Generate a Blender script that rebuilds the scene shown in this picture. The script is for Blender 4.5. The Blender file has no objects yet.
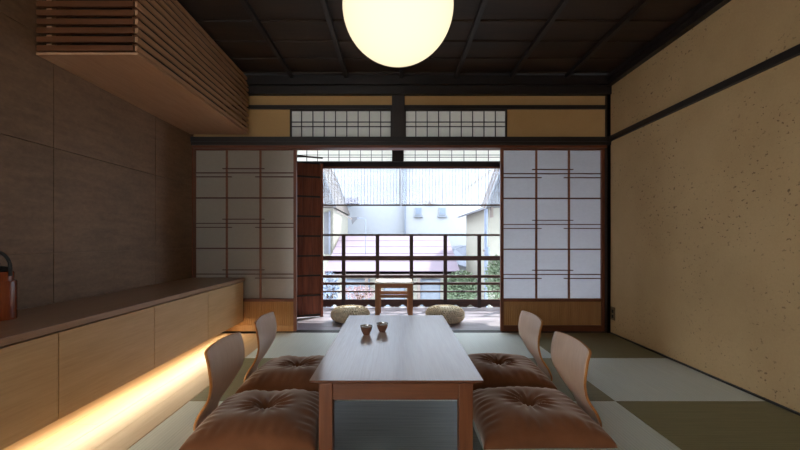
import bpy, bmesh, math, random
from mathutils import Vector, Matrix, noise
random.seed(7)
F = 410.0; VX = 395.5; VY = 240.0; H = 0.9
COL = bpy.context.scene.collection
PI = math.pi
def P(px, py, Y):
    return Vector(((px-VX)*Y/F, Y, H-(py-VY)*Y/F))
def PX(px, Y): return (px-VX)*Y/F
def PZ(py, Y): return H-(py-VY)*Y/F
def srgb(r, g, b):
    def f(c):
        c /= 255.0
        return c/12.92 if c <= 0.04045 else ((c+0.055)/1.055)**2.4
    return (f(r), f(g), f(b), 1)

# ------------------------------------------------------------------ materials
class NT:
    def __init__(s, name):
        s.m = bpy.data.materials.new(name); s.m.use_nodes = True
        s.t = s.m.node_tree; s.t.nodes.clear()
        s.out = s.t.nodes.new('ShaderNodeOutputMaterial')
    def n(s, typ, **kw):
        x = s.t.nodes.new(typ)
        for k, v in kw.items():
            if k.startswith('i_'):
                x.inputs[k[2:].replace('_', ' ')].default_value = v
            else: setattr(x, k, v)
        return x
    def l(s, a, b): s.t.links.new(a, b)
    def coords(s, scale=(1, 1, 1)):
        tc = s.n('ShaderNodeTexCoord'); mp = s.n('ShaderNodeMapping')
        mp.inputs['Scale'].default_value = scale
        s.l(tc.outputs['Object'], mp.inputs['Vector'])
        return mp.outputs['Vector']
    def noise(s, scale, vec, detail=4, rough=.6):
        x = s.n('ShaderNodeTexNoise'); x.inputs['Scale'].default_value = scale
        x.inputs['Detail'].default_value = detail; x.inputs['Roughness'].default_value = rough
        s.l(vec, x.inputs['Vector']); return x.outputs['Fac']
    def ramp(s, fac, stops):
        r = s.n('ShaderNodeValToRGB'); e = r.color_ramp.elements
        while len(e) < len(stops): e.new(.5)
        for k, (p, c) in enumerate(stops): e[k].position = p; e[k].color = c
        s.l(fac, r.inputs['Fac']); return r.outputs['Color']
    def mix(s, fac, a, b, mode='MIX'):
        x = s.n('ShaderNodeMix'); x.data_type = 'RGBA'; x.blend_type = mode
        for sock, v in ((x.inputs[0], fac), (x.inputs[6], a), (x.inputs[7], b)):
            if isinstance(v, (int, float)) or isinstance(v, tuple): sock.default_value = v
            else: s.l(v, sock)
        return x.outputs[2]
    def bsdf(s, col, rough=.5, bump=None, bstr=.2, bdist=.01, **kw):
        b = s.n('ShaderNodeBsdfPrincipled')
        if isinstance(col, tuple): b.inputs['Base Color'].default_value = col
        else: s.l(col, b.inputs['Base Color'])
        if isinstance(rough, (int, float)): b.inputs['Roughness'].default_value = rough
        else: s.l(rough, b.inputs['Roughness'])
        for k, v in kw.items(): b.inputs[k.replace('_', ' ')].default_value = v
        if bump is not None:
            n = s.n('ShaderNodeBump'); n.inputs['Strength'].default_value = bstr
            n.inputs['Distance'].default_value = bdist
            s.l(bump, n.inputs['Height']); s.l(n.outputs['Normal'], b.inputs['Normal'])
        s.l(b.outputs[0], s.out.inputs['Surface']); return b

def wood(name, c1, c2, axis=1, rough=.5, scale=1.0, bstr=.15, **kw):
    t = NT(name); sc = [9*scale]*3; sc[axis] = .9*scale
    v = t.coords(tuple(sc))
    f = t.noise(3.2, v, 6, .65)
    sc2 = [60*scale]*3; sc2[axis] = 2*scale
    g = t.noise(2.5, t.coords(tuple(sc2)), 3, .6)
    c = t.ramp(f, [(.3, c1), (.7, c2)])
    c = t.mix(.35, c, t.ramp(g, [(.35, c1), (.65, c2)]))
    t.bsdf(c, rough, g, bstr, .002, **kw)
    return t.m
def plain(name, c, rough=.6, var=.12, scale=8, **kw):
    t = NT(name); f = t.noise(scale, t.coords(), 4)
    d = tuple(x*(1-var) for x in c[:3])+(1,); e = tuple(min(1, x*(1+var)) for x in c[:3])+(1,)
    t.bsdf(t.ramp(f, [(.3, d), (.7, e)]), rough, **kw); return t.m

M = {}
M['dark'] = wood('dark_timber', srgb(26, 20, 20), srgb(40, 31, 30), 0, .5)
M['darky'] = wood('dark_timber_long', srgb(26, 21, 21), srgb(42, 34, 32), 1, .5)
M['darkz'] = wood('dark_timber_post', srgb(36, 28, 27), srgb(54, 43, 40), 2, .5)
M['redx'] = wood('red_brown_cedar_rail', srgb(88, 44, 26), srgb(128, 70, 42), 0, .5)
M['redz'] = wood('red_brown_cedar_stile', srgb(92, 46, 27), srgb(135, 74, 44), 2, .5)
M['kumiko'] = wood('lattice_wood', srgb(120, 70, 46), srgb(150, 94, 64), 0, .55)
M['kumikom'] = wood('mid_lattice_wood', srgb(84, 46, 34), srgb(104, 62, 46), 0, .55)
M['kumikod'] = wood('dark_lattice_wood', srgb(40, 30, 26), srgb(60, 45, 38), 0, .55)
M['oak'] = wood('oak_veneer', srgb(186, 152, 110), srgb(206, 174, 130), 1, .42, .8)
M['oakx'] = wood('oak_veneer_cross', srgb(158, 120, 84), srgb(180, 142, 102), 0, .42, .8)
M['oaktop'] = wood('oak_counter', srgb(144, 112, 88), srgb(166, 132, 106), 1, .32, .8)
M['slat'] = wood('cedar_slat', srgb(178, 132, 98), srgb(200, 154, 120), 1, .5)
M['slatx'] = wood('cedar_slat_end_shaded', srgb(92, 52, 28), srgb(116, 70, 40), 0, .5)  # same cedar, shade on the housing's near end put into a darker colour
M['board'] = wood('pale_floor_board', srgb(190, 160, 124), srgb(208, 180, 146), 1, .35, .7)
M['walnut'] = wood('walnut_leg', srgb(100, 54, 30), srgb(132, 78, 46), 2, .4)
M['walnutx'] = wood('walnut_apron', srgb(98, 54, 32), srgb(128, 76, 46), 0, .4)
M['stool'] = wood('stool_wood', srgb(136, 86, 46), srgb(168, 112, 66), 2, .45)
M['seatsky'] = wood('sky_lit_seat_wood', srgb(222, 206, 184), srgb(236, 222, 202), 0, .25)  # sky reflection on the stool top put into a pale colour
M['rail'] = wood('railing_wood', srgb(44, 25, 19), srgb(80, 48, 34), 0, .6)
M['railz'] = wood('railing_post_wood', srgb(36, 22, 18), srgb(60, 36, 28), 2, .6)
M['shutter'] = wood('weathered_red_board', srgb(96, 46, 30), srgb(158, 88, 58), 2, .6, .9, .4)
M['deck'] = wood('grey_deck_board', srgb(140, 134, 142), srgb(188, 182, 192), 0, .26)
M['ply'] = wood('beech_ply_face', srgb(220, 184, 158), srgb(234, 202, 178), 2, .38, .8)
M['plyedge'] = wood('ply_edge', srgb(170, 104, 48), srgb(206, 142, 74), 2, .5)
# table top: lacquered walnut, its window reflection lightened into the base colour
def table_top_mat():
    t = NT('lacquered_table_wood')
    f = t.noise(3.2, t.coords((12, .9, 9)), 6, .6)
    g = t.noise(2.5, t.coords((80, 2, 60)), 3, .6)
    c = t.mix(.4, t.ramp(f, [(.3, srgb(214, 190, 176)), (.7, srgb(226, 204, 190))]),
              t.ramp(g, [(.35, srgb(206, 182, 166)), (.65, srgb(228, 206, 192))]))
    b = t.bsdf(c, .17, g, .01, .001); b.inputs['IOR'].default_value = 2.2
    return t.m
M['top'] = table_top_mat()
def ceiling_mat():
    t = NT('smoked_ceiling_board')
    f = t.noise(3, t.coords((.8, 9, 9)), 6, .65)
    g = t.noise(1.3, t.coords((1, 3.3, 1)), 2)
    c = t.ramp(f, [(.3, srgb(34, 23, 17)), (.7, srgb(58, 40, 27))])
    c = t.mix(.5, c, t.ramp(g, [(.35, srgb(32, 22, 17)), (.65, srgb(66, 45, 28))]))
    t.bsdf(c, .6, f, .2, .003); return t.m
M['ceil'] = ceiling_mat()
def plaster(name, c1, c2, spots=True):
    t = NT(name); v = t.coords()
    f = t.noise(1.6, v, 4); fine = t.noise(70, v, 4, .7)
    c = t.ramp(f, [(.3, c1), (.7, c2)])
    c = t.mix(.25, c, t.ramp(fine, [(.35, c1), (.7, c2)]))
    h = fine
    if spots:
        sp = t.noise(38, t.coords((1, 1, 1.3)), 3, .55)
        area = t.noise(1.7, t.coords((1, 1.2, 1.6)), 2, .5)
        m1 = t.n('ShaderNodeMapRange'); m1.inputs['From Min'].default_value = .63; m1.inputs['From Max'].default_value = .67
        t.l(sp, m1.inputs['Value'])
        m2 = t.n('ShaderNodeMapRange'); m2.inputs['From Min'].default_value = .44; m2.inputs['From Max'].default_value = .60
        t.l(area, m2.inputs['Value'])
        mu = t.n('ShaderNodeMath', operation='MULTIPLY'); t.l(m1.outputs[0], mu.inputs[0]); t.l(m2.outputs[0], mu.inputs[1])
        mu2 = t.n('ShaderNodeMath', operation='MULTIPLY'); t.l(mu.outputs[0], mu2.inputs[0]); mu2.inputs[1].default_value = .75
        c = t.mix(mu2.outputs[0], c, srgb(96, 70, 44))
    t.bsdf(c, .92, h, .25, .004); return t.m
M['plaster'] = plaster('straw_clay_plaster', srgb(184, 152, 108), srgb(205, 173, 128))
M['ochre'] = plaster('ochre_plaster', srgb(190, 150, 98), srgb(206, 166, 114), False)
def tile_mat():
    t = NT('grey_brown_wall_panel')
    f = t.noise(1.4, t.coords((1, 1, 1.6)), 5, .6)
    g = t.noise(9, t.coords((1, .4, 2.6)), 5, .7)
    h = t.noise(60, t.coords((1, .6, 1)), 3, .6)
    c = t.ramp(f, [(.3, srgb(100, 74, 54)), (.7, srgb(130, 100, 76))])
    c = t.mix(.45, c, t.ramp(g, [(.3, srgb(104, 77, 56)), (.7, srgb(156, 122, 94))]))
    c = t.mix(.2, c, t.ramp(h, [(.3, srgb(92, 68, 50)), (.7, srgb(160, 126, 98))]))
    t.bsdf(c, .6, g, .15, .004); return t.m
M['tile'] = tile_mat()
def tatami(name, c1, c2, axis):
    t = NT(name)
    tc = t.n('ShaderNodeTexCoord'); w = t.n('ShaderNodeTexWave'); w.wave_type = 'BANDS'
    w.bands_direction = 'X' if axis == 0 else 'Y'
    w.inputs['Scale'].default_value = 19; w.inputs['Distortion'].default_value = .6
    w.inputs['Detail'].default_value = 2; w.inputs['Detail Scale'].default_value = 3
    t.l(tc.outputs['Object'], w.inputs['Vector'])
    sc = [3, 3, 1]; sc[axis] = 150
    fib = t.noise(1.0, t.coords(tuple(sc)), 3)
    c = t.ramp(fib, [(.3, c1), (.7, c2)])
    c = t.mix(t.ramp(w.outputs['Fac'], [(0, (.22,)*3+(1,)), (.35, (0, 0, 0, 1))]), c, tuple(x*.6 for x in c1[:3])+(1,))
    t.bsdf(c, .5, w.outputs['Fac'], .25, .002); return t.m
M['tat_l'] = tatami('tatami_bright_sheen', srgb(214, 220, 212), srgb(228, 234, 226), 0)  # same rush as the olive mats; bright weave sheen put into the colour
M['tat_d'] = tatami('tatami_dull_sheen', srgb(124, 118, 84), srgb(146, 138, 102), 1)  # same rush turned; the dull side of its sheen put into the colour
M['tat_g'] = tatami('tatami_sky_sheen', srgb(128, 136, 134), srgb(156, 164, 162), 1)  # sky reflection on the middle mats put into a blue-grey colour
def velvet():
    t = NT('brown_velvet'); f = t.noise(5, t.coords(), 5); g = t.noise(240, t.coords(), 2)
    c = t.ramp(f, [(.3, srgb(106, 64, 40)), (.7, srgb(130, 82, 54))])
    b = t.bsdf(c, .85, g, .1, .002)
    b.inputs['Specular IOR Level'].default_value = .12; b.inputs['Sheen Weight'].default_value = .8; b.inputs['Sheen Roughness'].default_value = .4
    b.inputs['Sheen Tint'].default_value = (.95, .78, .66, 1); return t.m
M['velvet'] = velvet()
def paper(name, col, tr=.75):
    t = NT(name); d = t.n('ShaderNodeBsdfDiffuse'); s = t.n('ShaderNodeBsdfTranslucent')
    f = t.noise(30, t.coords((1, 1, 2)), 4)
    c = t.ramp(f, [(.3, tuple(x*.94 for x in col[:3])+(1,)), (.7, col)])
    t.l(c, d.inputs['Color']); t.l(c, s.inputs['Color'])
    m = t.n('ShaderNodeMixShader'); m.inputs[0].default_value = tr
    t.l(d.outputs[0], m.inputs[1]); t.l(s.outputs[0], m.inputs[2]); t.l(m.outputs[0], t.out.inputs['Surface']); return t.m
M['paper'] = paper('washi_paper', (.58, .59, .64, 1), .5)
M['papershade'] = paper('shaded_washi_paper', (.56, .49, .41, 1), .42)  # shade behind the left door put into the paper as darker brown
M['paperc'] = paper('cream_washi_paper', (.80, .76, .66, 1), .7)
M['paperw'] = paper('fill_window_paper', (.92, .88, .80, 1), .85)
def reed():
    t = NT('sheer_blind_cloth'); tr = t.n('ShaderNodeBsdfTransparent'); tl = t.n('ShaderNodeBsdfTranslucent')
    tr.inputs['Color'].default_value = (1, 1, 1, 1); tl.inputs['Color'].default_value = (.34, .37, .43, 1)
    m = t.n('ShaderNodeMixShader'); m.inputs[0].default_value = .24
    t.l(tr.outputs[0], m.inputs[1]); t.l(tl.outputs[0], m.inputs[2]); t.l(m.outputs[0], t.out.inputs['Surface']); return t.m
M['reed'] = reed()
M['thread'] = plain('blind_thread', srgb(64, 68, 84), .8)
M['whiteseam'] = plain('white_tape', srgb(245, 245, 245), .6)
def emis(name, c, s):
    t = NT(name); e = t.n('ShaderNodeEmission'); e.inputs['Color'].default_value = c; e.inputs['Strength'].default_value = s
    t.l(e.outputs[0], t.out.inputs['Surface']); return t.m
def globe_mat():
    t = NT('opal_globe_glow'); e = t.n('ShaderNodeEmission')
    lw = t.n('ShaderNodeLayerWeight'); lw.inputs['Blend'].default_value = .35
    c = t.ramp(lw.outputs['Facing'], [(0, (1.0, .91, .70, 1)), (.8, (.97, .82, .54, 1))])
    t.l(c, e.inputs['Color']); e.inputs['Strength'].default_value = .60
    t.l(e.outputs[0], t.out.inputs['Surface']); return t.m
M['globe'] = globe_mat()
M['led'] = emis('led_glow', (1, .80, .5, 1), 2.5)
M['black'] = plain('black_metal', srgb(22, 20, 20), .65)
M['steel'] = plain('silver_glaze', srgb(200, 200, 200), .25, Metallic=.8)
M['clay'] = plain('red_brown_glaze', srgb(122, 80, 62), .4)
M['lacq'] = wood('lacquered_cherry_bark', srgb(108, 46, 24), srgb(140, 66, 36), 2, .22, 1.4, .05)
M['rope'] = plain('straw_rope', srgb(226, 212, 186), .85, .2, 30)
M['plate'] = plain('brass_outlet_plate', srgb(112, 92, 62), .5)
M['dadow'] = wood('dado_reed_board', srgb(162, 112, 62), srgb(184, 132, 76), 2, .5)
M['facade'] = plain('white_render', srgb(136, 137, 141), .9, .02)
M['facadeb'] = plain('blue_white_render', srgb(137, 139, 145), .9, .02)
M['cream'] = plain('cream_render', srgb(134, 130, 120), .9, .04)
M['pinkroof'] = plain('pink_metal_roof', srgb(94, 80, 93), .7, .03)
M['lilac'] = plain('lilac_grey_tile', srgb(84, 78, 88), .8, .15)
M['browntile'] = plain('brown_grey_tile', srgb(70, 62, 58), .8, .2, 14)
M['greyroof'] = plain('blue_grey_roof', srgb(92, 95, 106), .8, .1)
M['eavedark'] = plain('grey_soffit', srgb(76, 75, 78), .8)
M['pipe'] = plain('pale_blue_pipe', srgb(106, 114, 132), .5)
M['winglass'] = plain('pale_blue_glazing', srgb(98, 108, 124), .7)
M['winframe'] = plain('white_window_frame', srgb(114, 120, 130), .8)
M['greywood'] = plain('grey_weathered_wood', srgb(116, 104, 98), .8)
M['ground'] = plain('grey_asphalt', srgb(150, 150, 150), .9)
M['leafg'] = plain('green_leaf', srgb(92, 106, 80), .6, .3, 3)
M['leafp'] = plain('rose_leaf', srgb(140, 110, 112), .6, .3, 3)
M['leafb'] = plain('blue_green_leaf', srgb(128, 140, 160), .6, .3, 3)
M['bark'] = plain('brown_bark', srgb(84, 66, 52), .9)

# ------------------------------------------------------------------ mesh builder
XF = {}
def xf(o):
    m = XF.get(o.as_pointer(), Matrix.Identity(4))
    return (xf(o.parent) @ m) if o.parent else m
class MB:
    def __init__(s): s.b = bmesh.new()
    def box(s, x0, x1, y0, y1, z0, z1, bev=0):
        r = bmesh.ops.create_cube(s.b, size=1)
        for v in r['verts']:
            v.co = Vector(((x0+x1)/2+v.co.x*(x1-x0), (y0+y1)/2+v.co.y*(y1-y0), (z0+z1)/2+v.co.z*(z1-z0)))
        if bev:
            es = list({e for v in r['verts'] for e in v.link_edges})
            bmesh.ops.bevel(s.b, geom=es, offset=bev, segments=2, affect='EDGES', profile=.6)
        return s
    def beam(s, p, q, w, h):
        p = Vector(p); q = Vector(q); d = (q-p); L = d.length; d.normalize()
        up = Vector((0, 0, 1)) if abs(d.z) < .95 else Vector((0, 1, 0))
        a = d.cross(up).normalized(); u = a.cross(d).normalized(); r = []
        for e in (p, q):
            for i, j in ((-1, -1), (1, -1), (1, 1), (-1, 1)):
                r.append(s.b.verts.new(e+a*i*w/2+u*j*h/2))
        for i in range(4): s.b.faces.new((r[i], r[(i+1) % 4], r[4+(i+1) % 4], r[4+i]))
        s.b.faces.new(r[3::-1]); s.b.faces.new(r[4:]); return s
    def tube(s, pts, rad, seg=10, cap=True):
        rings = []; pts = [Vector(p) for p in pts]
        for k, p in enumerate(pts):
            d = (pts[min(k+1, len(pts)-1)]-pts[max(k-1, 0)]).normalized()
            up = Vector((0, 0, 1)) if abs(d.z) < .95 else Vector((0, 1, 0))
            a = d.cross(up).normalized(); u = a.cross(d).normalized()
            rr = rad[k] if isinstance(rad, (list, tuple)) else rad
            rings.append([s.b.verts.new(p+(a*math.cos(t*2*PI/seg)+u*math.sin(t*2*PI/seg))*rr) for t in range(seg)])
        for A, B in zip(rings, rings[1:]):
            for i in range(seg): s.b.faces.new((A[i], A[(i+1) % seg], B[(i+1) % seg], B[i]))
        if cap: s.b.faces.new(rings[0][::-1]); s.b.faces.new(rings[-1])
        return s
    def lathe(s, c, prof, seg=40):
        c = Vector(c); rings = []
        for r, z in prof:
            if r < 1e-5: rings.append([s.b.verts.new(c+Vector((0, 0, z)))])
            else: rings.append([s.b.verts.new(c+Vector((r*math.cos(t*2*PI/seg), r*math.sin(t*2*PI/seg), z))) for t in range(seg)])
        for A, B in zip(rings, rings[1:]):
            for i in range(seg):
                j = (i+1) % seg
                if len(A) == 1 and len(B) == 1: continue
                if len(A) == 1: s.b.faces.new((A[0], B[j], B[i]))
                elif len(B) == 1: s.b.faces.new((A[i], A[j], B[0]))
                else: s.b.faces.new((A[i], A[j], B[j], B[i]))
        return s
    def poly(s, pts, d):
        "extrude polygon pts (list of 3-vectors) by vector d"
        d = Vector(d); A = [s.b.verts.new(Vector(p)) for p in pts]; B = [s.b.verts.new(Vector(p)+d) for p in pts]
        n = len(A); s.b.faces.new(A[::-1]); s.b.faces.new(B)
        for i in range(n): s.b.faces.new((A[i], A[(i+1) % n], B[(i+1) % n], B[i]))
        return s
    def quad(s, *pts):
        s.b.faces.new([s.b.verts.new(Vector(p)) for p in pts]); return s
    def build(s, name, m, parent=None, smooth=False, local=False):
        if smooth:
            for f in s.b.faces: f.smooth = True
        bmesh.ops.recalc_face_normals(s.b, faces=s.b.faces)
        me = bpy.data.meshes.new(name); s.b.to_mesh(me); s.b.free()
        if parent is not None and not local: me.transform(xf(parent).inverted())
        for x in (m if isinstance(m, (list, tuple)) else [m]): me.materials.append(M[x])
        o = bpy.data.objects.new(name, me); COL.objects.link(o)
        if parent is not None: o.parent = parent
        if smooth:
            me.set_sharp_from_angle(angle=math.radians(40))
        return o
def tag(o, label, cat, group=None):
    o['label'] = label; o['category'] = cat
    if group: o['group'] = group
    return o
def struct(o): o['kind'] = 'structure'; return o
def empty(name, loc, rz=0):
    o = bpy.data.objects.new(name, None); COL.objects.link(o); o.empty_display_size = .1
    o.location = loc; o.rotation_euler = (0, 0, rz)
    XF[o.as_pointer()] = Matrix.Translation(loc) @ Matrix.Rotation(rz, 4, 'Z'); KEEP.append(o)
    return o
KEEP = []
def copy_tree(o, parent=None):
    c = o.copy(); COL.objects.link(c)
    if parent is not None: c.parent = parent
    for ch in list(o.children): copy_tree(ch, c)
    return c

YB = 4.01; XR = 2.083; XL = -1.976; ZC = 2.47; YN = -1.6
ZV = -.05; YR = 5.77
# ------------------------------------------------------------------ room shell
m = MB(); m.box(XL-.1, XR+.1, YN, YB+.08, -.2, -.03); struct(m.build('floor', 'board'))
# pale wooden boards along the cabinet
m = MB()
xs = [XL, -1.735, -1.585, -1.435, -1.295, -1.154]
for i in range(5):
    y = YN+.3*i
    while y < 3.95:
        y1 = min(y+1.5, 3.95)
        m.box(xs[i]+.0008, xs[i+1]-.0008, y+.0008, y1-.0008, -.029, 0, .0006); y = y1
struct(m.build('trim_1', 'board'))
# right wall
m = MB(); m.box(XR, XR+.1, YN, YB+.08, -.1, ZC+.05); struct(m.build('wall_right', 'plaster'))
m = MB(); m.box(XR-.012, XR, YN, YB-.05, -.028, .010); struct(m.build('baseboard_right', 'darky'))
m = MB(); m.box(XR-.03, XR, YN, YB-.04, 1.852, 1.898, .002); struct(m.build('trim_2', 'darky'))
m = MB(); m.box(XR-.05, XR, YN, YB-.05, 2.385, ZC); m.box(XR-.07, XR, YN, YB-.05, 2.43, ZC); struct(m.build('trim_3', 'darky'))
# left wall in large panels with recessed joints
m = MB(); m.box(XL-.12, XL-.012, -.35, YB+.08, -.1, ZC+.05); m.box(XL-.12, XL-.012, YN, -.35, -.1, .56); m.box(XL-.12, XL-.012, YN, -.35, 2.1, ZC+.05)
w = struct(m.build('wall_left', 'tile'))
ys = [-.35, .36, 1.365, 2.37, 3.376, YB+.06]; zs = [.2, .825, 1.432, 2.04, ZC+.02]
m = MB()
for a, b in zip(ys, ys[1:]):
    for c, d in zip(zs, zs[1:]):
        m.box(XL-.02, XL, a+.002, b-.002, c+.002, d-.002, .0015)
m.box(XL-.02, XL, -.35, YB, -.05, .198)
o = m.build('wall_panel', 'tile', w)
w6 = struct(empty('window_6', (XL-.04, -.95, .56)))  # unseen papered window, added to throw fill light from the left
MB().quad((XL-.06, YN, .56), (XL-.06, -.35, .56), (XL-.06, -.35, 2.1), (XL-.06, YN, 2.1)).build('paper', 'paperw', w6)
m = MB()
for i in range(5): y = YN+.02+i*1.21/4; m.box(XL-.05, XL-.02, y-.012, y+.012, .56, 2.1)
for i in range(6): z = .57+i*1.52/5; m.box(XL-.05, XL-.025, YN, -.35, z-.01, z+.01)
m.build('lattice', 'kumiko', w6)
# rear wall behind the viewer with an unseen papered window added for fill light
m = MB(); m.box(XL-.1, -1.9, YN-.1, YN, -.1, ZC+.05); m.box(-.2, XR+.1, YN-.1, YN, -.1, ZC+.05)
m.box(-1.9, -.2, YN-.1, YN, -.1, .3); m.box(-1.9, -.2, YN-.1, YN, 1.95, ZC+.05)
struct(m.build('wall_back', 'plaster'))
w5 = struct(empty('window_5', (-1.05, YN-.05, .5)))
MB().quad((-1.9, YN-.05, .3), (-.2, YN-.05, .3), (-.2, YN-.05, 1.95), (-1.9, YN-.05, 1.95)).build('paper', 'paperw', w5)
m = MB()
for i in range(9): x = -1.9+i*1.7/8; m.box(x-.012, x+.012, YN-.045, YN-.02, .3, 1.95)
for i in range(5): z = .3+i*1.65/4; m.box(-1.9, -.2, YN-.045, YN-.025, z-.01, z+.01)
m.build('lattice', 'kumiko', w5)
# ceiling
m = MB()
y = YN-.02; k = 0
while y < YB+.05:
    m.poly([(XL-.1, y, ZC+.004), (XL-.1, y+.31, ZC+.018), (XL-.1, y+.31, ZC+.03), (XL-.1, y, ZC+.03)], (XR-XL+.2, 0, 0)); y += .305
m.box(XL-.1, XR+.1, YN-.1, YB+.1, ZC+.03, ZC+.08)
ce = struct(m.build('ceiling', 'ceil'))
for x in (-.99, -.47, .055, .58, 1.105, 1.63, -1.5):
    m = MB(); m.box(x-.018, x+.018, YN, YB-.1, ZC-.028, ZC+.006, .003); m.build('ceiling_batten', 'darky', ce)
# ---- front wall (towards the veranda): beams, posts, plaster
def BX(p): return PX(p, YB)
def BZ(p): return PZ(p, YB)
m = MB(); m.box(XL, XR, YB-.06, YB+.08, BZ(96), ZC); m.box(XL, XR, YB-.1, YB-.05, BZ(88), ZC)
struct(m.build('trim_4', 'dark'))
m = MB(); m.box(XL, XR, YB-.03, YB+.05, BZ(109.5), BZ(106)); struct(m.build('trim_5', 'dark'))
m = MB(); m.box(XL, XR, YB-.05, YB+.09, BZ(146), BZ(138)); m.box(XL, XR, YB-.06, YB-.05, BZ(143), BZ(138.2)); struct(m.build('trim_6', 'dark'))
m = MB(); m.box(XL, XR, YB-.035, YB+.085, BZ(148.5), BZ(146)); struct(m.build('trim_7', 'redx'))
m = MB(); m.box(XL, XR, YB+.0, YB+.03, BZ(106), BZ(96))
m.box(XL, BX(290), YB, YB+.03, BZ(138), BZ(109.5)); m.box(BX(507), XR, YB, YB+.03, BZ(138), BZ(109.5))
struct(m.build('wall_front', 'ochre'))
m = MB(); m.box(BX(392), BX(404.5), YB-.04, YB+.06, BZ(138), BZ(96)); struct(m.build('trim_8', 'darkz'))
m = MB(); m.box(BX(605), XR, YB-.04, YB+.09, 0, ZC); m.box(XR-.03, XR, YB-.04, YB+.0, 0, ZC); struct(m.build('trim_9', 'darkz'))
m = MB(); m.box(XL, -1.966, YB-.03, YB+.09, 0, BZ(146)); struct(m.build('trim_10', 'redz'))
# sill track
m = MB(); m.box(-1.155, XR-.03, 3.99, 4.012, -.03, .004); m.box(-1.155, XR-.03, 4.03, 4.045, -.03, .004); m.box(-1.155, XR-.03, 4.06, 4.09, -.03, .004)
m.box(XL, XR-.03, 3.99, 4.09, -.06, -.012); struct(m.build('trim_11', 'dark'))
# transom windows (upper)
def transom(n, x0, x1, z0, z1, Y, cols, hz, frame, paper_m='paperc', fr=.014, short=()):
    w = struct(empty('window_%d' % n, (x0, Y, z0)))
    MB().quad((x0, Y+.012, z0), (x1, Y+.012, z0), (x1, Y+.012, z1), (x0, Y+.012, z1)).build('paper', paper_m, w)
    m = MB()
    for i in range(1, cols):
        x = x0+(x1-x0)*i/cols; m.box(x-.004, x+.004, Y-.006, Y+.009, z0, z1)
    for z in hz: m.box(x0, x1, Y-.004, Y+.0085, z-.0035, z+.0035)
    m.build('lattice', frame, w)
    m = MB(); m.box(x0, x0+fr, Y-.02, Y+.02, z0, z1); m.box(x1-fr, x1, Y-.02, Y+.02, z0, z1)
    m.box(x0+fr, x1-fr, Y-.02, Y+.02, z0, z0+fr*.8); m.box(x0+fr, x1-fr, Y-.02, Y+.02, z1-fr*.8, z1)
    m.build('window_frame', frame, w); return w
transom(1, BX(290), BX(392), BZ(138), BZ(109.5), YB+.01, 9, (BZ(121.7), BZ(126.3)), 'kumikod')
transom(2, BX(404.5), BX(507), BZ(138), BZ(109.5), YB+.01, 9, (BZ(121.7), BZ(126.3)), 'kumikod')

# shoji doors -------------------------------------------------------
def shoji(n, a, b, cols, y, big, trip, label=None):
    x0 = BX(a)+(.002 if n == 1 else 0); x1 = BX(b); zt = BZ(146.2)-.001; z0 = .006
    d = struct(empty('door_%d' % n, (x0, y, z0))); br = 'dadow' if n == 1 else 'redx'  # left bottom rail gets paler wood, painting in the LED glow
    st = .03
    zd = BZ(300.5); zb = BZ(325.5)
    sl = .010 if n == 1 else st
    m = MB(); m.box(x0, x0+sl, y-.016, y+.016, z0, zt, .002); m.build('stile', 'redz', d)
    m = MB(); m.box(x1-st, x1, y-.016, y+.016, z0, zt, .002); m.build('stile', 'redz', d)
    m = MB(); m.box(x0+sl, x1-st, y-.015, y+.015, zt-.035, zt); m.build('top_rail', 'redx', d)
    m = MB(); m.box(x0+sl, x1-st, y-.015, y+.015, z0, zb); m.build('bottom_rail', br, d)
    m = MB(); m.box(x0+sl, x1-st, y-.015, y+.015, zd-.012, zd+.018); m.build('middle_rail', 'redx', d)
    m = MB(); m.box(x0+sl, x1-st, y, y+.008, zb, zd)
    k = 44
    for i in range(k):
        c = x0+st+(x1-x0-2*st)*(i+.5)/k; m.tube([(c, y+.005, zb), (c, y+.005, zd-.012)], (x1-x0-2*st)/k*.56, 8, False)
    m.build('dado_panel', 'dadow', d)
    xa = x0+sl; xb = x1-st
    MB().quad((xa, y+.011, zd), (xb, y+.011, zd), (xb, y+.011, zt-.03), (xa, y+.011, zt-.03)).build('paper', 'paper' if n == 2 else 'papershade', d)
    m = MB()
    for c in cols: m.box(BX(c)-.0085, BX(c)+.0085, y-.008, y+.0095, zd, zt-.03)
    m.build('upright_bars', 'kumiko', d); m = MB()
    for p in big: m.box(xa, xb, y-.010, y+.0092, BZ(p)-.0065, BZ(p)+.0065)
    c1, c2 = cols
    for p in trip:
        t = .0042
        m.box(BX(c1-4), BX(c2+4), y-.013, y+.009, BZ(p-4.2)-t, BZ(p-4.2)+t)
        m.box(xa, xb, y-.013, y+.009, BZ(p)-t, BZ(p)+t)
        m.box(xa, BX(c1+5), y-.013, y+.009, BZ(p+4)-t, BZ(p+4)+t)
        m.box(BX(c2-5), xb, y-.013, y+.009, BZ(p+4)-t, BZ(p+4)+t)
    m.build('lattice', 'kumikom', d)
    return d
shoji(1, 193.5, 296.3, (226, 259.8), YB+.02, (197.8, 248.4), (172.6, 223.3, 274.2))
shoji(2, 500.8, 605, (537, 569.8), YB+.02, (198.2, 249.3), (173.4, 224.4, 274.6))

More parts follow.
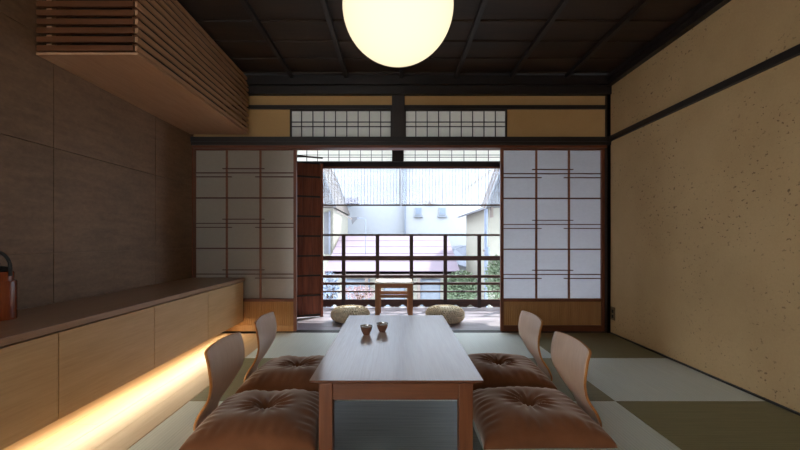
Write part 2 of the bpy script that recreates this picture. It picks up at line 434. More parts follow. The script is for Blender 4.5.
# ------------------------------------------------------------------ tatami
cx = [-1.152, -.476, .377, 1.230, XR-.012]; ry = [3.985, 3.127, 2.292, 1.44]
names = [['left-hand pale tatami mat beside the floor boards, row nearest the veranda', 'blue-grey tatami mat in the veranda row straight behind the low table', 'pale tatami mat in the veranda row, right of the table', 'olive tatami mat in the far right corner by the outlet plate'],
         ['olive tatami mat beside the floor boards behind the near left chair back', 'pale tatami mat wholly under the far half of the table', 'olive tatami mat under the far right floor chair', 'pale tatami mat against the right wall, middle row'],
         ['pale tatami mat beside the floor boards in the near row', 'blue-grey tatami mat under the near half of the low table', 'pale tatami mat under the near right floor chair', 'olive tatami mat against the right wall in the near row']]
for r in range(3):
    for c in range(4):
        lt = (r+c) % 2 == 0
        m = MB(); m.box(cx[c]+.001, cx[c+1]-.001, ry[r+1]+.001, ry[r]-.001, -.03, 0, .002)
        tag(m.build('tatami_mat', 'tat_l' if lt else ('tat_g' if c == 1 else 'tat_d')), names[r][c], 'tatami mat', 'half-size tatami mats on the floor')

# ------------------------------------------------------------------ cabinets + counter
XF_ = -1.467; ZT = .535; ZB_ = .122
cy = [1.08, 1.786, 2.495, 3.21, 3.955]
cl = ['oak floating cabinet cut by the left picture edge, nearest of the run', 'oak floating cabinet second from the near end under the counter', 'oak floating cabinet third from the near end under the counter', 'oak floating cabinet at the far end against the shoji']
for i in range(4):
    a, b = cy[i], cy[i+1]
    c = empty('floating_cabinet', (XL+.01, (a+b)/2, ZB_)); tag(c, cl[i], 'cabinet', 'floating cabinets along the left wall')
    MB().box(XL+.002, XF_-.02, a+.001, b-.001, ZB_, ZT-.039).build('body', 'oakx', c)
    MB().box(XF_-.0195, XF_, a+.003, b-.003, ZB_-.004, ZT-.039, .001).build('door', 'oak', c)
m = MB(); m.box(XL+.002, XF_+.008, -.3, 3.97, ZT-.030, ZT, .0015); m.box(XL+.002, XF_-.03, -.3, 3.955, ZT-.038, ZT-.030)
tag(m.build('counter_top', 'oaktop'), 'long dark oak counter top running over the floating cabinets by the left wall', 'counter')
c = empty('floating_cabinet', (XL+.01, .4, ZB_)); tag(c, 'oak floating cabinet outside the left picture edge beside the viewer', 'cabinet', 'floating cabinets along the left wall')
MB().box(XL+.002, XF_-.02, -.3, 1.079, ZB_, ZT-.039).build('body', 'oakx', c)
MB().box(XF_-.0195, XF_, -.3, 1.078, ZB_-.004, ZT-.039, .001).build('door', 'oak', c)
s = MB().box(XF_-.20, XF_-.17, -.2, 3.9, ZB_-.012, ZB_-.0002).build('led_strip', 'led')
tag(s, 'warm glowing light strip fixed under the floating cabinets', 'light strip')

# ------------------------------------------------------------------ slatted air conditioner box
bx0, bx1, by0, by1, bz0 = XL+.003, -1.415, 2.25, YB-.06, 1.917
b = empty('slatted_box', ((bx0+bx1)/2, (by0+by1)/2, bz0))
tag(b, 'cedar slatted housing hung high on the left wall under the ceiling', 'slatted housing')
MB().box(bx0, bx1, by0, by1, bz0, bz0+.012).build('bottom_panel', 'slat', b)
n = 11; pit = (ZC-.005-bz0-.012)/n
for i in range(n):
    z = bz0+.022+i*pit
    m = MB(); m.box(bx1-.016, bx1, by0, by1, z, z+.027, .0015); m.build('side_slat', 'slat', b)
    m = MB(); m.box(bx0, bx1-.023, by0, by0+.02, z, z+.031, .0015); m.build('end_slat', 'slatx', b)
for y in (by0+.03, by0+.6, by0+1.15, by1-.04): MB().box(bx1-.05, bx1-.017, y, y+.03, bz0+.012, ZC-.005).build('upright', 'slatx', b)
MB().box(bx0+.04, bx0+.07, by0+.021, by0+.05, bz0+.012, ZC-.005).build('upright', 'slat', b)
MB().box(bx0, bx1-.2, by0+.25, by1-.05, bz0+.05, ZC-.01).build('inner_unit', 'black', b)

# ------------------------------------------------------------------ pendant
g = empty('pendant_lamp', (PX(398, 1.79), 1.79, PZ(7.5, 1.79))); tag(g, 'large round cream globe lamp hanging from the dark ceiling', 'lamp')
R_ = .2405
prof = [(R_*math.sin(t*PI/40), -R_*math.cos(t*PI/40)) for t in range(41)]; prof[0] = (0, -R_); prof[-1] = (0, R_)
MB().lathe(g.location, prof, 64).build('globe', 'globe', g, True)
gx, gy, gz = g.location
MB().tube([(gx, gy, gz+R_-.004), (gx, gy, ZC)], .004).build('cord', 'black', g)
MB().lathe((gx, gy, gz+R_-.012), [(0, 0), (.05, 0), (.05, .02), (.02, .035), (0, .035)], 24).build('cap', 'black', g, True)
MB().lathe((gx, gy, ZC-.024), [(0, 0), (.045, .002), (.05, .026), (0, .026)], 24).build('ceiling_rose', 'black', g, True)

# ------------------------------------------------------------------ table
T0, T1, TZ = 1.605, 2.995, .35
tx0, tx1 = PX(309.3, T0), PX(483.5, T0)
t = empty('low_table', ((tx0+tx1)/2, (T0+T1)/2, 0)); tag(t, 'long low walnut table with a pale shining top in the middle of the room', 'table')
# slab with bevelled underside
bm = MB()
def slab(m, x0, x1, y0, y1, zt, th, inset):
    A = [(x0, y0), (x1, y0), (x1, y1), (x0, y1)]
    B = [(x0+inset, y0+inset), (x1-inset, y0+inset), (x1-inset, y1-inset), (x0+inset, y1-inset)]
    r = [[m.b.verts.new((x, y, z)) for x, y in q] for q, z in ((A, zt), (A, zt-.007), (B, zt-th))]
    m.b.faces.new(r[0]); m.b.faces.new(r[2][::-1])
    for a, b in zip(r, r[1:]):
        for i in range(4): m.b.faces.new((a[i], a[(i+1) % 4], b[(i+1) % 4], b[i]))
slab(bm, tx0, tx1, T0, T1, TZ, .022, .03); tt = bm.build('tabletop', ['top', 'walnutx'], t)
for f in tt.data.polygons: f.material_index = 0 if f.normal.z > .5 else 1
lx0, lx1 = PX(318.7, T0+.03), PX(473, T0+.03); lw = .055
for x in (lx0, lx1-lw):
    for y in (T0+.03, T1-.03-lw):
        MB().box(x, x+lw, y, y+lw, 0, TZ-.0225, .003).build('leg', 'walnut', t)
za, zb = TZ-.0222-.068, TZ-.0222
for (a, b_, c, d) in ((lx0+lw, lx1-lw, T0+.038, T0+.056), (lx0+lw, lx1-lw, T1-.056, T1-.038), (lx0+.008, lx0+.026, T0+.03+lw, T1-.03-lw), (lx1-.026, lx1-.008, T0+.03+lw, T1-.03-lw)):
    MB().box(a, b_, c, d, za, zb, .001).build('apron', 'walnutx', t)

# cups
def cup(px, pyb, w, h, label):
    Y = (H-TZ)*F/(pyb-VY); c = empty('tea_cup', (PX(px, Y), Y, TZ)); r = w/2
    tag(c, label, 'cup', 'tea cups on the table')
    MB().lathe(c.location, [(0, 0), (r*.48, 0), (r*.52, .004), (r*.80, h*.45), (r*.97, h*.84), (r*.90, h*.84), (r*.72, h*.45), (r*.42, .010), (0, .008)], 32).build('bowl', 'clay', c, True)
    MB().lathe(c.location, [(r*.965, h*.84), (r, h), (r*.95, h), (r*.905, h*.84), (r*.965, h*.84)], 32).build('rim', 'steel', c, True)
cup(366.4, 334.6, .072, .053, 'small red-brown tea cup with silver rim, left and nearer of the pair')
cup(382.3, 331.8, .072, .053, 'small red-brown tea cup with silver rim, right and farther of the pair')

# ------------------------------------------------------------------ cushions and floor chairs
def lerp(tab, x):
    for (a, u), (b, v) in zip(tab, tab[1:]):
        if x <= b:
            k = (x-a)/(b-a); k = k*k*(3-2*k) if len(tab) > 3 else k
            return u+(v-u)*k
    return tab[-1][1]
def cat(pts, n):
    out = []
    for i in range(len(pts)-1):
        p = [Vector(pts[max(0, min(len(pts)-1, i+k))]) for k in (-1, 0, 1, 2)]
        for j in range(n):
            t = j/n
            out.append(.5*((2*p[1])+(p[2]-p[0])*t+(2*p[0]-5*p[1]+4*p[2]-p[3])*t*t+(3*p[1]-p[0]-3*p[2]+p[3])*t**3))
    out.append(Vector(pts[-1])); return out
def make_chair():
    "faces -x locally; origin on the floor under the middle of the back"
    r = empty('floor_chair', (0, 0, 0))
    # (s, z, halfwidth)
    pr = cat([(-.42, .008, .19), (-.20, .008, .19), (.00, .009, .16), (.052, .018, .135), (.074, .05, .118), (.056, .10, .118), (.018, .17, .132), (-.006, .24, .176), (-.012, .30, .196), (-.004, .36, .198), (.006, .395, .197), (.0085, .407, .193), (.0095, .412, .185)], 5)
    bm = bmesh.new(); NC = 14; rows = []
    for p in pr:
        row = []
        for j in range(NC+1):
            u = -1+2*j/NC
            bend = -.020*(u*u)*max(0, min(1, (p.y-.1)/.15))   # edges wrap towards the sitter
            row.append(bm.verts.new((p.x+bend, u*p.z, p.y+.006*(1-u*u)*(1 if p.y > .38 else 0))))
        rows.append(row)
    for A, B in zip(rows, rows[1:]):
        for j in range(NC): bm.faces.new((A[j], A[j+1], B[j+1], B[j]))
    bmesh.ops.recalc_face_normals(bm, faces=bm.faces)
    me = bpy.data.meshes.new('shell'); bm.to_mesh(me); bm.free()
    for f in me.polygons: f.use_smooth = True
    me.materials.append(M['ply']); me.materials.append(M['plyedge'])
    o = bpy.data.objects.new('shell', me); COL.objects.link(o); o.parent = r
    s = o.modifiers.new('thick', 'SOLIDIFY'); s.thickness = .011; s.offset = 0; s.material_offset_rim = 1
    return r
def make_cushion():
    r = empty('floor_cushion', (0, 0, 0))
    bm = bmesh.new(); N = 72; hw = .277; top = []; bot = []
    for i in range(N+1):
        rt = []; rb = []
        for j in range(N+1):
            u = -1+2*i/N; v = -1+2*j/N
            # outline: straight sides pulled in between pointed corners
            pin = .055
            x = hw*u*(1-pin*(1-v*v)**1.0); y = hw*v*(1-pin*(1-u*u)**1.0)
            e = max(0, (1-abs(u)**2.6))*max(0, (1-abs(v)**2.6))
            rr = math.hypot(u, v); an = math.atan2(v, u)
            h = .104*e**.36
            h -= .046*math.exp(-(rr/.11)**2)+.020*math.exp(-(rr/.36)**2)
            wr = math.sin(an*14+1.3*math.sin(3*an)+2*noise.noise(Vector((u*2, v*2, 1))))
            h += .0062*wr*math.exp(-((rr-.26)/.20)**2)*e
            # gathers running in from the seams
            h += .003*math.sin(u*34+2*noise.noise(Vector((u*3, v, 4))))*math.exp(-((abs(v)-.86)/.16)**2)*min(1, e*3)
            h += .003*math.sin(v*34+2*noise.noise(Vector((u, v*3, 7))))*math.exp(-((abs(u)-.86)/.16)**2)*min(1, e*3)
            h += .010*noise.noise(Vector((u*2.3, v*2.3, .5)))*min(1, e*2)
            z = .038+h
            if e < 1e-6: z = .038
            zb = .038-.030*e**.4
            rt.append(bm.verts.new((x, y, z)))
            rb.append(rt[-1] if (i in (0, N) or j in (0, N)) else bm.verts.new((x, y, zb)))
        top.append(rt); bot.append(rb)
    for i in range(N):
        for j in range(N):
            bm.faces.new((top[i][j], top[i+1][j], top[i+1][j+1], top[i][j+1]))
            q = (bot[i][j], bot[i][j+1], bot[i+1][j+1], bot[i+1][j])
            bm.faces.new(q)
    me = bpy.data.meshes.new('cover'); bm.to_mesh(me); bm.free()
    for f in me.polygons: f.use_smooth = True
    me.materials.append(M['velvet'])
    o = bpy.data.objects.new('cover', me); COL.objects.link(o); o.parent = r
    m = MB()
    for k in range(4):
        a = k*PI/4+.3; m.tube([(-.02*math.cos(a), -.02*math.sin(a), .080), (0, 0, .086), (.02*math.cos(a), .02*math.sin(a), .080)], .003, 6)
    m.build('tuft', 'velvet', r, True)
    return r
ch0 = make_chair(); cu0 = make_cushion()
spots = [  # chair x, y, rot, cushion x, y, rot, words
    (.862, 1.985, 0, .630, 1.945, .02, 'near right'),
    (.880, 2.62, 0, .645, 2.575, -.02, 'far right'),
    (-.832, 1.965, PI, -.600, 1.90, .03, 'near left'),
    (-.832, 2.57, PI+.03, -.600, 2.52, -.03, 'far left')]
for i, (x, y, a, u, v, b_, w) in enumerate(spots):
    c = ch0 if i == 0 else copy_tree(ch0); c.location = (x, y, .006); c.rotation_euler.z = a
    tag(c, 'curved beech plywood legless floor chair at the %s side of the low table' % w, 'floor chair', 'plywood floor chairs around the table')
    k = cu0 if i == 0 else copy_tree(cu0); k.location = (u, v, .012); k.rotation_euler.z = b_+(PI if i > 1 else 0)
    tag(k, 'brown velvet tufted square cushion on the %s floor chair' % w, 'cushion', 'brown cushions on the floor chairs')

# ------------------------------------------------------------------ canister
cxx, cyy = PX(-4, 1.88), 1.88
k = empty('tea_caddy', (cxx, cyy, ZT)); tag(k, 'reddish-brown lacquered round caddy with black hoop handle on the counter', 'caddy')
r = .073
MB().lathe(k.location, [(0, 0), (r*.98, 0), (r, .004), (r, .172), (r*.96, .178), (0, .178)], 48).build('body', 'lacq', k, True)
MB().lathe((cxx, cyy, ZT+.178), [(0, 0), (r*.86, 0), (r*.86, .036), (r*.82, .042), (0, .044)], 48).build('lid', 'lacq', k, True)
m = MB(); m.lathe((cxx, cyy, ZT+.222), [(0, 0), (r*.72, .0), (r*.76, .012), (r*.5, .02), (.012, .024), (.016, .036), (.0, .042)], 32); m.build('knob', 'black', k, True)
hp = [(cxx+.066*math.cos(q), cyy, ZT+.235+.075*math.sin(q)) for q in [PI*j/20 for j in range(21)]]
hp = [(cxx+.066, cyy, ZT+.20)]+hp+[(cxx-.066, cyy, ZT+.20)]
MB().tube(hp, .0075, 10).build('handle', 'black', k, True)
# wall outlet
k = empty('outlet_plate', (XR-.002, 3.925, .2)); tag(k, 'small bronze outlet plate low on the right plaster wall near the corner', 'outlet')
MB().box(XR-.008, XR-.0002, 3.885, 3.955, .135, .26, .002).build('plate', 'plate', k)
m = MB(); m.box(XR-.010, XR-.0081, 3.905, 3.935, .155, .185); m.box(XR-.010, XR-.0081, 3.905, 3.935, .205, .235); m.build('socket', 'black', k)

# ------------------------------------------------------------------ veranda
dk = MB()
y = 4.10
while y < YR+.02:
    dk.box(-2.3, 2.3, y, min(y+.118, YR+.03), ZV-.03, ZV, .002); y += .12
struct(dk.build('trim_12', 'deck'))
# header and outer transoms
m = MB(); m.box(-2.3, 2.3, YR-.05, YR+.06, PZ(167.5, YR-.05), PZ(162, YR-.05)); struct(m.build('trim_13', 'dark'))
m = MB(); m.box(-2.3, 2.3, YR-.056, YR-.045, PZ(168.3, YR-.05), PZ(166.5, YR-.05)); struct(m.build('trim_14', 'redx'))
zo0, zo1 = PZ(162, YR), PZ(150, YR)+.03
m = MB(); m.box(PX(392.8, YR-.04), PX(403, YR-.04), YR-.04, YR+.05, zo0, zo1); struct(m.build('trim_15', 'darkz'))
m = MB(); m.box(-2.3, 2.3, YR-.05, YR+.06, zo1, zo1+.2); struct(m.build('trim_16', 'dark'))
transom(3, -1.4, PX(392.8, YR-.04), zo0, zo1, YR, 9, (PZ(155, YR), PZ(157.2, YR)), 'kumikod', 'paperc', .01)
transom(4, PX(403, YR-.04), 1.65, zo0, zo1, YR, 9, (PZ(155, YR), PZ(157.2, YR)), 'kumikod', 'paperc', .01)
m = MB(); m.box(-2.4, 2.4, YB+.09, YR+.55, zo1+.2, zo1+.26); m.box(-2.4, 2.4, YB+.06, YB+.09, BZ(108), zo1+.26); struct(m.build('trim_17', 'ceil'))
m = MB(); m.box(-2.4, -2.3, YB+.09, YR+.1, ZV-.1, zo1+.2); m.box(-2.3, -1.55, YR-.03, YR+.03, ZV, zo0); struct(m.build('wall_veranda_left', 'shutter'))
m = MB(); m.box(2.3, 2.36, YB+.09, YR+.1, zo0-.35, zo1+.2); m.box(2.3, 2.36, YB+.09, 5.45, ZV-.1, zo0-.36); struct(m.build('wall_veranda_right', 'shutter'))  # lower box is unseen, added to keep sun off the right shoji
m = MB(); m.box(XL-.4, XR+.4, YB+.06, YB+.09, BZ(138), ZC+.1); m.box(XL-.4, XL-.0, YB, YB+.09, -.1, ZC+.1); m.box(XR, XR+.4, YB+.0801, YB+.09, -.1, ZC+.1)
# keep the wall head closed except at the transoms
m.b.clear(); m.box(XL-.4, XL-.1, YB, YB+.09, -.1, ZC+.1); m.box(XR+.1, XR+.4, YB, YB+.09, -.1, ZC+.1)
struct(m.build('wall_outer', 'shutter'))
m = MB(); m.box(-2.3, -1.02, 4.14, 4.20, ZV, 2.0); struct(m.build('wall_shade_added', 'shutter'))  # unseen wall added to shade the left shoji door
# wooden shutter door standing open
sa = math.radians(24); ex, ey = PX(322.3, 5.1), 5.1
sd = empty('shutter_door', (ex, ey, ZV), sa); tag(sd, 'weathered red-brown board shutter standing open at the left of the veranda', 'shutter')
m = MB(); L = .62; hz_ = 1.885
for i in range(5): m.box(-L+i*L/5+.001, -L+(i+1)*L/5-.001, -.012, .012, 0.01, hz_, .001)
m.build('board_panel', 'shutter', sd, local=True)
for i in range(9): MB().box(-L, 0, -.028, -.0125, .02+i*.242, .040+i*.242, .002).build('batten', 'kumikod', sd, local=True)
MB().box(-.03, .004, -.03, .015, 0, hz_+.01, .002).build('edge_post', 'shutter', sd, local=True)

# blinds
def blind(x0, x1, label):
    z0, z1 = PZ(205, YR-.03)+.01, PZ(167.5, YR-.05); Y = YR-.02
    b = empty('hanging_blind', ((x0+x1)/2, Y, z1)); tag(b, label, 'blind', 'sheer blinds at the veranda edge')
    MB().quad((x0, Y, z0), (x1, Y, z0), (x1, Y, z1), (x0, Y, z1)).build('cloth', 'reed', b)
    m = MB(); x = x0+.02; i = 0
    while x < x1-.01:
        w = .0052; m.box(x-w/2, x+w/2, Y-.003, Y-.001, z0, z1); x += .042+.008*random.random(); i += 1
    m.box(x0, x1, Y-.003, Y-.001, z0+.27, z0+.272)
    m.build('warp_threads', 'thread', b)
    if x0 < 0: MB().box(x1-.008, x1, Y-.005, Y-.001, z0, z1).build('edge_tape', 'whiteseam', b)
    MB().box(x0, x1, Y-.009, Y+.009, z0-.022, z0, .003).build('bottom_bar', 'rail', b)
    return b
xm = PX(401, YR-.02)
blind(-1.54, xm-.006, 'sheer white hanging blind with fine vertical lines, left one of the two')
b2 = blind(xm+.006, 1.95, 'sheer white hanging blind with fine vertical lines, right one of the two')

# railing
rl = empty('balcony_railing', (0, YR, ZV)); tag(rl, 'dark wooden balcony railing with cloud-shaped cutouts along its foot', 'railing')
def rz(p): return PZ(p, YR)
px_ = [342+33.9*k+1.6 for k in range(-6, 8)]
def rail(y0, y1, a, b, yoff=0, mat='rail'):
    MB().box(-2.3, 2.3, YR-.02+yoff, YR+.02+yoff, rz(b), rz(a), .002).build('rail', mat, rl)
rail(0, 0, 234, 236); rail(0, 0, 255.8, 260.4, -.012); rail(0, 0, 275, 277.8); rail(0, 0, 282.3, 284.8); rail(0, 0, 290.8, 292.3)
for p in px_:
    x = PX(p, YR)
    if abs(x) < 2.3: MB().box(x-.025, x+.025, YR-.016, YR+.026, ZV, rz(235), .002).build('post', 'railz', rl)
# skirting with cloud cut-outs
per = 33.9*YR/F; x = PX(px_[0], YR)
def cloud(cx_, s=1.0):
    z = ZV+.006; o = []
    for dx, dz in ((-.05, 0), (-.048, .012), (-.03, .016), (-.022, .028), (-.006, .036), (.006, .036), (.022, .028), (.03, .016), (.048, .012), (.05, 0)):
        o.append((cx_+dx*s, z+dz*s))
    return o
while x < 2.2:
    a, b = x, x+per
    pts = [(a, ZV+.006)]+cloud(a+per*.30, 1.0)+cloud(a+per*.50, .22)+cloud(a+per*.74, 1.0)+[(b, ZV+.006), (b, rz(299.3)), (a, rz(299.3))]
    MB().poly([(u, YR-.01, v) for u, v in pts], (0, .02, 0)).build('skirt_board', 'rail', rl)
    x += per

# stool
Y0, Y1 = 4.90, 5.38; sx0, sx1 = PX(375, Y0), PX(412.8, Y0); zs_ = PZ(282.5, Y0)
st = empty('wooden_stool', ((sx0+sx1)/2, (Y0+Y1)/2, ZV)); tag(st, 'square wooden stool with a sky-lit pale top standing on the veranda behind the table', 'stool')
m = MB(); m.box(sx0-.004, sx1+.004, Y0-.004, Y1+.004, zs_-.016, zs_, .004); m.build('seat', 'seatsky', st)
lw = .062
for a in (sx0, sx1-lw+.006):
    for b_ in (Y0, Y1-.05):
        MB().box(a, a+lw-.006, b_, b_+.045, ZV, zs_-.0165, .003).build('leg', 'stool', st)
for b_ in (Y0+.008, Y1-.03): MB().box(sx0+.056, sx1-.056, b_, b_+.022, zs_-.068, zs_-.0165).build('apron', 'stool', st)
for a in (sx0+.012, sx1-.034): MB().box(a, a+.022, Y0+.045, Y1-.05, zs_-.068, zs_-.0165).build('apron', 'stool', st)
MB().box(sx0+.056, sx1-.056, Y0+.012, Y0+.032, PZ(298, Y0), PZ(295, Y0)).build('stretcher', 'stool', st)
MB().box(sx0+.056, sx1-.056, Y1-.036, Y1-.016, PZ(294, Y1), PZ(291.5, Y1)).build('stretcher', 'stool', st)

# poufs
def pouf(px, Y, r, h, label):
    x = PX(px, Y); p = empty('woven_pouf', (x, Y, ZV)); tag(p, label, 'floor cushion', 'round woven poufs on the veranda')
    m = MB(); prof = []
    for i in range(25):
        a = -PI/2+PI*i/24; c = math.cos(a); s = math.sin(a)
        prof.append((max(0, r*(abs(c)**.62)), h/2+h/2*(abs(s)**.8)*(1 if s > 0 else -1)))
    prof[0] = (0, 0); prof[-1] = (0, h)
    m.lathe(p.location, prof, 48); m.build('core', 'rope', p, True)
    # knitted loops as one woven cover
    m = MB()
    rows = 15
    for i in range(1, rows):
        a = -PI/2+PI*i/rows; c = math.cos(a); s = math.sin(a); rr = r*(abs(c)**.62); z = h/2+h/2*(abs(s)**.8)*(1 if s > 0 else -1)
        n = max(8, int(rr*2*PI/.028)); pts = []
        for k in range(n):
            q = 2*PI*(k+.5*(i % 2))/n; q2 = q+2*PI/n*.62; ro = rr+.004
            m.tube([(x+ro*math.cos(q), Y+ro*math.sin(q), ZV+z-.008), (x+(ro+.007)*math.cos((q+q2)/2), Y+(ro+.007)*math.sin((q+q2)/2), ZV+z+(.005 if z > h*.8 else 0)), (x+ro*math.cos(q2), Y+ro*math.sin(q2), ZV+z+.009)], [.004, .0085, .004], 6)
    m.build('woven_cover', 'rope', p, True)
pouf(350.3, 4.80, .213, .165, 'straw-coloured round woven pouf on the veranda, left of the stool')
pouf(445, 4.76, .212, .175, 'straw-coloured round woven pouf on the veranda, right of the stool')

# ------------------------------------------------------------------ outside
ZG = -3.2
struct(MB().box(-40, 40, YR+.1, 60, ZG-.1, ZG).build('ground', 'ground'))
# white building
Yw = 14.0
b = empty('white_building', (PX(410, Yw), Yw, ZG)); tag(b, 'tall white rendered building filling the view beyond the railing', 'building')
MB().box(PX(405.5, Yw), PX(489, Yw)+1.5, Yw, Yw+5, ZG, 5.2).build('wall', 'facade', b)
MB().box(PX(322, Yw)-1, PX(405, Yw), Yw+.15, Yw+5, ZG, 5.0).build('side_wall', 'facadeb', b)
for a, c in ((415, 421.6), (438.8, 445.8)):
    f = MB().box(PX(a, Yw), PX(c, Yw), Yw-.05, Yw-.001, PZ(215, Yw), PZ(207.5, Yw)).build('window', 'winframe', b)
    f2 = MB().box(PX(a+1, Yw), PX(c-1, Yw), Yw-.06, Yw-.051, PZ(214, Yw), PZ(208.3, Yw)); f2.build('pane', 'winglass', f)
    MB().box(PX(a-1, Yw), PX(c+1, Yw), Yw-.1, Yw-.001, PZ(217, Yw), PZ(215.8, Yw)).build('window_sill', 'winframe', b)
MB().box(PX(428, Yw), PX(432, Yw), Yw-.2, Yw-.001, PZ(204.5, Yw), PZ(202, Yw)).build('vent', 'greywood', b)
MB().box(PX(470.2, Yw), PX(476, Yw), Yw-.2, Yw-.001, PZ(204, Yw), PZ(198.8, Yw)).build('vent', 'greywood', b)
MB().box(PX(404.6, Yw), PX(405.6, Yw), Yw-.1, Yw-.001, ZG, 5).build('downpipe', 'winglass', b)
# canopy
Yc = 13.0
MB2 = MB().poly([P(333, 203.2, Yc), P(358.5, 203.2, Yc), P(358.5, 197.2, Yc+.9), P(331, 197.2, Yc+.9)], (0, .05, -.06))
tag(MB2.build('lean_to_roof', 'lilac'), 'lilac-grey lean-to roof on the left part of the white building', 'roof')
# left house with sloping tiled roof
Yh = 10.0
b = empty('cream_house', (PX(316, Yh), Yh, ZG)); tag(b, 'cream house at the left edge beyond the railing with a steep grey-brown roof', 'house')
MB().box(PX(322, Yh)-4, PX(333.5, Yh), Yh, Yh+3, ZG, PZ(206, Yh)).build('wall', 'cream', b)
m = MB(); m.poly([P(321.5, 170, Yh-.3), P(334.5, 207, Yh-.3), P(300, 207, Yh-.3), P(300, 150, Yh-.3), P(314, 150, Yh-.3)], (0, 3.4, 0)); m.build('roof', 'browntile', b)
m = MB()
for p in range(176, 207, 4): m.box(PX(318, Yh), PX(321.5+(p-170)*.35, Yh), Yh-.33, Yh-.301, PZ(p+.4, Yh), PZ(p, Yh))
m.beam(P(320.5, 167, Yh-.35), P(335, 207.5, Yh-.35), .05, .06); m.build('roof_edge', 'eavedark', b)
MB().box(PX(324.3, Yh), PX(330.5, Yh), Yh-.06, Yh-.001, PZ(254, Yh), PZ(212.5, Yh)).build('shutter', 'eavedark', b)
MB().box(PX(329.3, Yh), PX(331, Yh), Yh-.1, Yh-.061, PZ(254, Yh), PZ(211, Yh)).build('shutter_rail', 'greyroof', b)
# wall bracket / aerial
Ya = 9.2
k = empty('wall_aerial', P(352, 219, Ya)); tag(k, 'blue-grey aerial bracket with thin arms in front of the white building', 'aerial')
MB().tube([P(337, 211, Ya), P(352, 219.3, Ya)], .012, 6).build('arm', 'greywood', k)
MB().poly([P(351, 217.3, Ya), P(359, 217, Ya), P(355, 221, Ya), P(352, 224.5, Ya)], (0, .04, 0)).build('plate', 'eavedark', k)
MB().tube([P(357, 218, Ya), P(366, 218.3, Ya)], .01, 6).build('arm', 'pipe', k)
MB().tube([P(365.6, 218, Ya), (P(365.6, 236, Ya).x, Ya, -3.2)], .008, 6).build('pole', 'pipe', k)
# pink roofed house
b = empty('pink_roof_house', (0, 9, ZG)); tag(b, 'low house with a wide pale pink metal roof just beyond the railing', 'house')
m = MB(); e0, e1, r0, r1 = P(324.5, 271, 8), P(460, 271, 8), P(340, 236, 11), P(447.5, 236, 11)
m.poly([e0, e1, r1, r0], (0, 0, -.06)); m.build('roof', 'pinkroof', b)
m = MB()
for i in range(1, 5):
    k = i/5+.02; m.beam(e0.lerp(r0, k)+Vector((0, 0, .004)), e1.lerp(r1, k)+Vector((0, 0, .002)), .02, .006)
m.build('roof_seams', 'pinkroof', b)
MB().box(e0.x+.02, P(457, 271, 8).x, 8.0, 8.06, PZ(275.5, 8), PZ(271.5, 8)).build('gutter', 'greywood', b)
MB().box(PX(327, 8.3), PX(448, 8.3), 8.3, 10.8, ZG, PZ(270, 8.3)-.02).build('wall', 'cream', b)
for a, c in ((346, 370), (384, 405), (420, 440)):
    f = MB().box(PX(a, 8.3), PX(c, 8.3), 8.26, 8.299, PZ(306, 8.3), PZ(279, 8.3)).build('window', 'winglass', b)
    MB().box(PX(a+1.2, 8.3), PX(c-1.2, 8.3), 8.24, 8.259, PZ(305, 8.3), PZ(280, 8.3)).build('pane', 'winframe', f)
for a in (366.5, 418.8):
    MB().box(PX(a, 8.1)-.03, PX(a, 8.1)+.03, 8.07, 8.13, ZG, PZ(272.5, 8.1)).build('post', 'greywood', b)
# grey roof house right
b = empty('grey_roof_house', (2.2, 12.5, ZG)); tag(b, 'small house with blue-grey roof right of the pink roof', 'house')
MB().box(PX(452, 12.2), PX(478, 12.2), 12.2, 13.4, ZG, PZ(262, 12.2)).build('wall', 'facadeb', b)
m = MB(); m.poly([P(449, 262, 12), P(455, 249, 12.4), P(462, 246.5, 12.4), P(470, 245.8, 12.4), P(476, 248, 12.4), P(480, 270, 12), P(466, 268, 12)], (0, 1.4, 0)); m.build('roof', 'greyroof', b)
# right neighbour with deep eave
b = empty('eaved_house', (2.3, 7.5, ZG)); tag(b, 'pale neighbouring house with a steep overhanging eave at the right edge of the opening', 'house')
Ye = 7.6
MB().box(PX(489.5, Ye), PX(489.5, Ye)+3, Ye, Ye+2.5, ZG, PZ(170, Ye)).build('wall', 'cream', b)
m = MB(); m.poly([P(482.5, 207.5, Ye-.5), P(486, 208.5, Ye-.5), P(506, 158, Ye-.5), P(503, 150, Ye-.5)], (0, 3, 0)); m.build('roof_edge', 'facadeb', b)
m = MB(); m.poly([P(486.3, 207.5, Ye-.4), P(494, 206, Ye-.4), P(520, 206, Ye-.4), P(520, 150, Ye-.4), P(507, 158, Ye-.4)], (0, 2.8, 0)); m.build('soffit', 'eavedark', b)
m = MB(); m.beam(P(481.5, 207, Ye-.55), P(502, 150, Ye-.55), .03, .03); m.beam(P(484, 208, Ye-.55), P(504.5, 153, Ye-.55), .02, .03); m.build('gutter', 'greywood', b)
MB().box(PX(490.5, Ye-.2), PX(492.7, Ye-.2), Ye-.25, Ye-.15, PZ(217.5, Ye-.2), PZ(206, Ye-.2)).build('bracket', 'greywood', b)
# drain pipe
k = empty('drain_pipe', (PX(486, 7.3), 7.3, ZG)); tag(k, 'pale blue vertical drain pipe in front of the right neighbouring house', 'pipe')
MB().tube([(PX(486, 7.3), 7.3, ZG), (PX(486, 7.3), 7.3, PZ(209, 7.3))], .032, 12).build('pipe', 'pipe', k, True)
MB().tube([(PX(487, 7.3), 7.3, PZ(256, 7.3)), (PX(487, 7.3), 7.3, PZ(247, 7.3))], .05, 12).build('collar', 'pipe', k, True)
MB().tube([(PX(487, 7.3)-.07, 7.3, PZ(250.5, 7.3)), (PX(487, 7.3)+.05, 7.3, PZ(250.5, 7.3))], .02, 8).build('clamp', 'greywood', k, True)

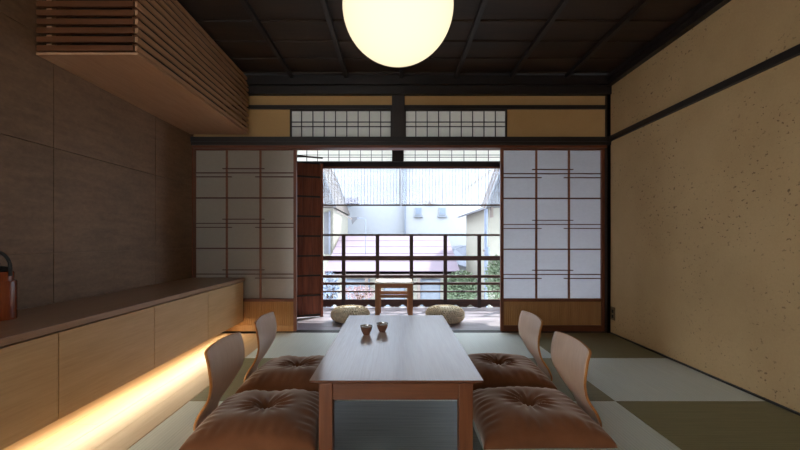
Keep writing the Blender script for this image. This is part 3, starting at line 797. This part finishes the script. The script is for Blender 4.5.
def bush(name, c, rad, n, mat, label, cat_, leaf=.05, trunk=True):
    r = empty(name, (c[0], c[1], ZG)); tag(r, label, cat_)
    m = MB()
    for i in range(n):
        a = Vector((random.gauss(0, 1), random.gauss(0, 1), random.gauss(0, 1))).normalized()*(random.random()**.33)
        p = Vector(c)+Vector((a.x*rad[0], a.y*rad[1], a.z*rad[2]))
        d = Vector((random.uniform(-1, 1), random.uniform(-1, 1), random.uniform(-.4, 1))).normalized()
        e = d.cross(Vector((random.random(), random.random(), random.random()))).normalized()
        s_ = leaf*random.uniform(.6, 1.3)
        vs = [m.b.verts.new(q) for q in (p, p+d*s_*.5+e*s_*.28, p+d*s_, p+d*s_*.5-e*s_*.28)]
        m.b.faces.new(vs)
    m.build('foliage', mat, r)
    m = MB(); base = Vector((c[0], c[1], ZG))
    for k in range(5):
        t_ = Vector(c)+Vector((random.uniform(-.6, .6)*rad[0], random.uniform(-.6, .6)*rad[1], random.uniform(-.2, .6)*rad[2]))
        mid = Vector((c[0], c[1], c[2]-rad[2]))
        m.tube([base, mid, t_], [.05, .035, .008], 6)
    m.build('trunk', 'bark', r)
bush('garden_tree', P(461, 288, 7.4), (.33, .2, .30), 3200, 'leafg', 'loose green garden tree behind the right part of the railing', 'tree')
bush('garden_tree', P(497, 280, 6.75), (.20, .18, .40), 1800, 'leafg', 'narrow green tree beside the pale blue drain pipe', 'tree')
bush('flowering_shrub', P(359, 293, 7.5), (.34, .2, .12), 500, 'leafp', 'sparse rose-coloured shrub below the pink roof at the left', 'shrub', .04)
bush('garden_tree', P(330, 290, 6.9), (.14, .14, .32), 900, 'leafb', 'blue-grey tree between the shutter and the first railing post', 'tree')
bush('climbing_plant', P(342, 205, 13.3), (.42, .12, .09), 500, 'leafb', 'grey creeper along the foot of the lilac lean-to roof', 'plant', .06)

# ------------------------------------------------------------------ light
sc = bpy.context.scene
w = bpy.data.worlds.new('sky'); sc.world = w; w.use_nodes = True
nt = w.node_tree; bg = nt.nodes['Background']; bg.inputs['Color'].default_value = (.78, .89, 1.0, 1); bg.inputs['Strength'].default_value = 4.7
su = bpy.data.lights.new('sun', 'SUN'); su.energy = 4; su.angle = math.radians(.6); su.color = (1, .95, .86)
so = bpy.data.objects.new('sun', su); COL.objects.link(so)
d = Vector((-.5, -.6, -.9)); so.rotation_euler = d.to_track_quat('-Z', 'Y').to_euler(); so.location = (5, 9, 9)
al = bpy.data.lights.new('led_light', 'AREA'); al.shape = 'RECTANGLE'; al.size = .05; al.size_y = 4.1; al.energy = 5.6; al.color = (1, .85, .58)
ao = bpy.data.objects.new('led_light', al); COL.objects.link(ao); ao.location = (XF_-.10, 1.85, ZB_-.016); ao.rotation_euler = (0, math.radians(-42), 0)

cam = bpy.data.cameras.new('camera'); co = bpy.data.objects.new('camera', cam); COL.objects.link(co)
co.location = (0, 0, H); co.rotation_euler = (PI/2, 0, 0)
cam.sensor_width = 36; cam.lens = F/800*36; cam.clip_start = .02; cam.clip_end = 200
cam.shift_x = (400-VX)/800; cam.shift_y = -(225-VY)/800
sc.camera = co
sc.view_settings.view_transform = 'Standard'; sc.view_settings.look = 'None'
sc.view_settings.gamma = 1; sc.view_settings.use_curve_mapping = False; sc.view_settings.exposure = 1.0
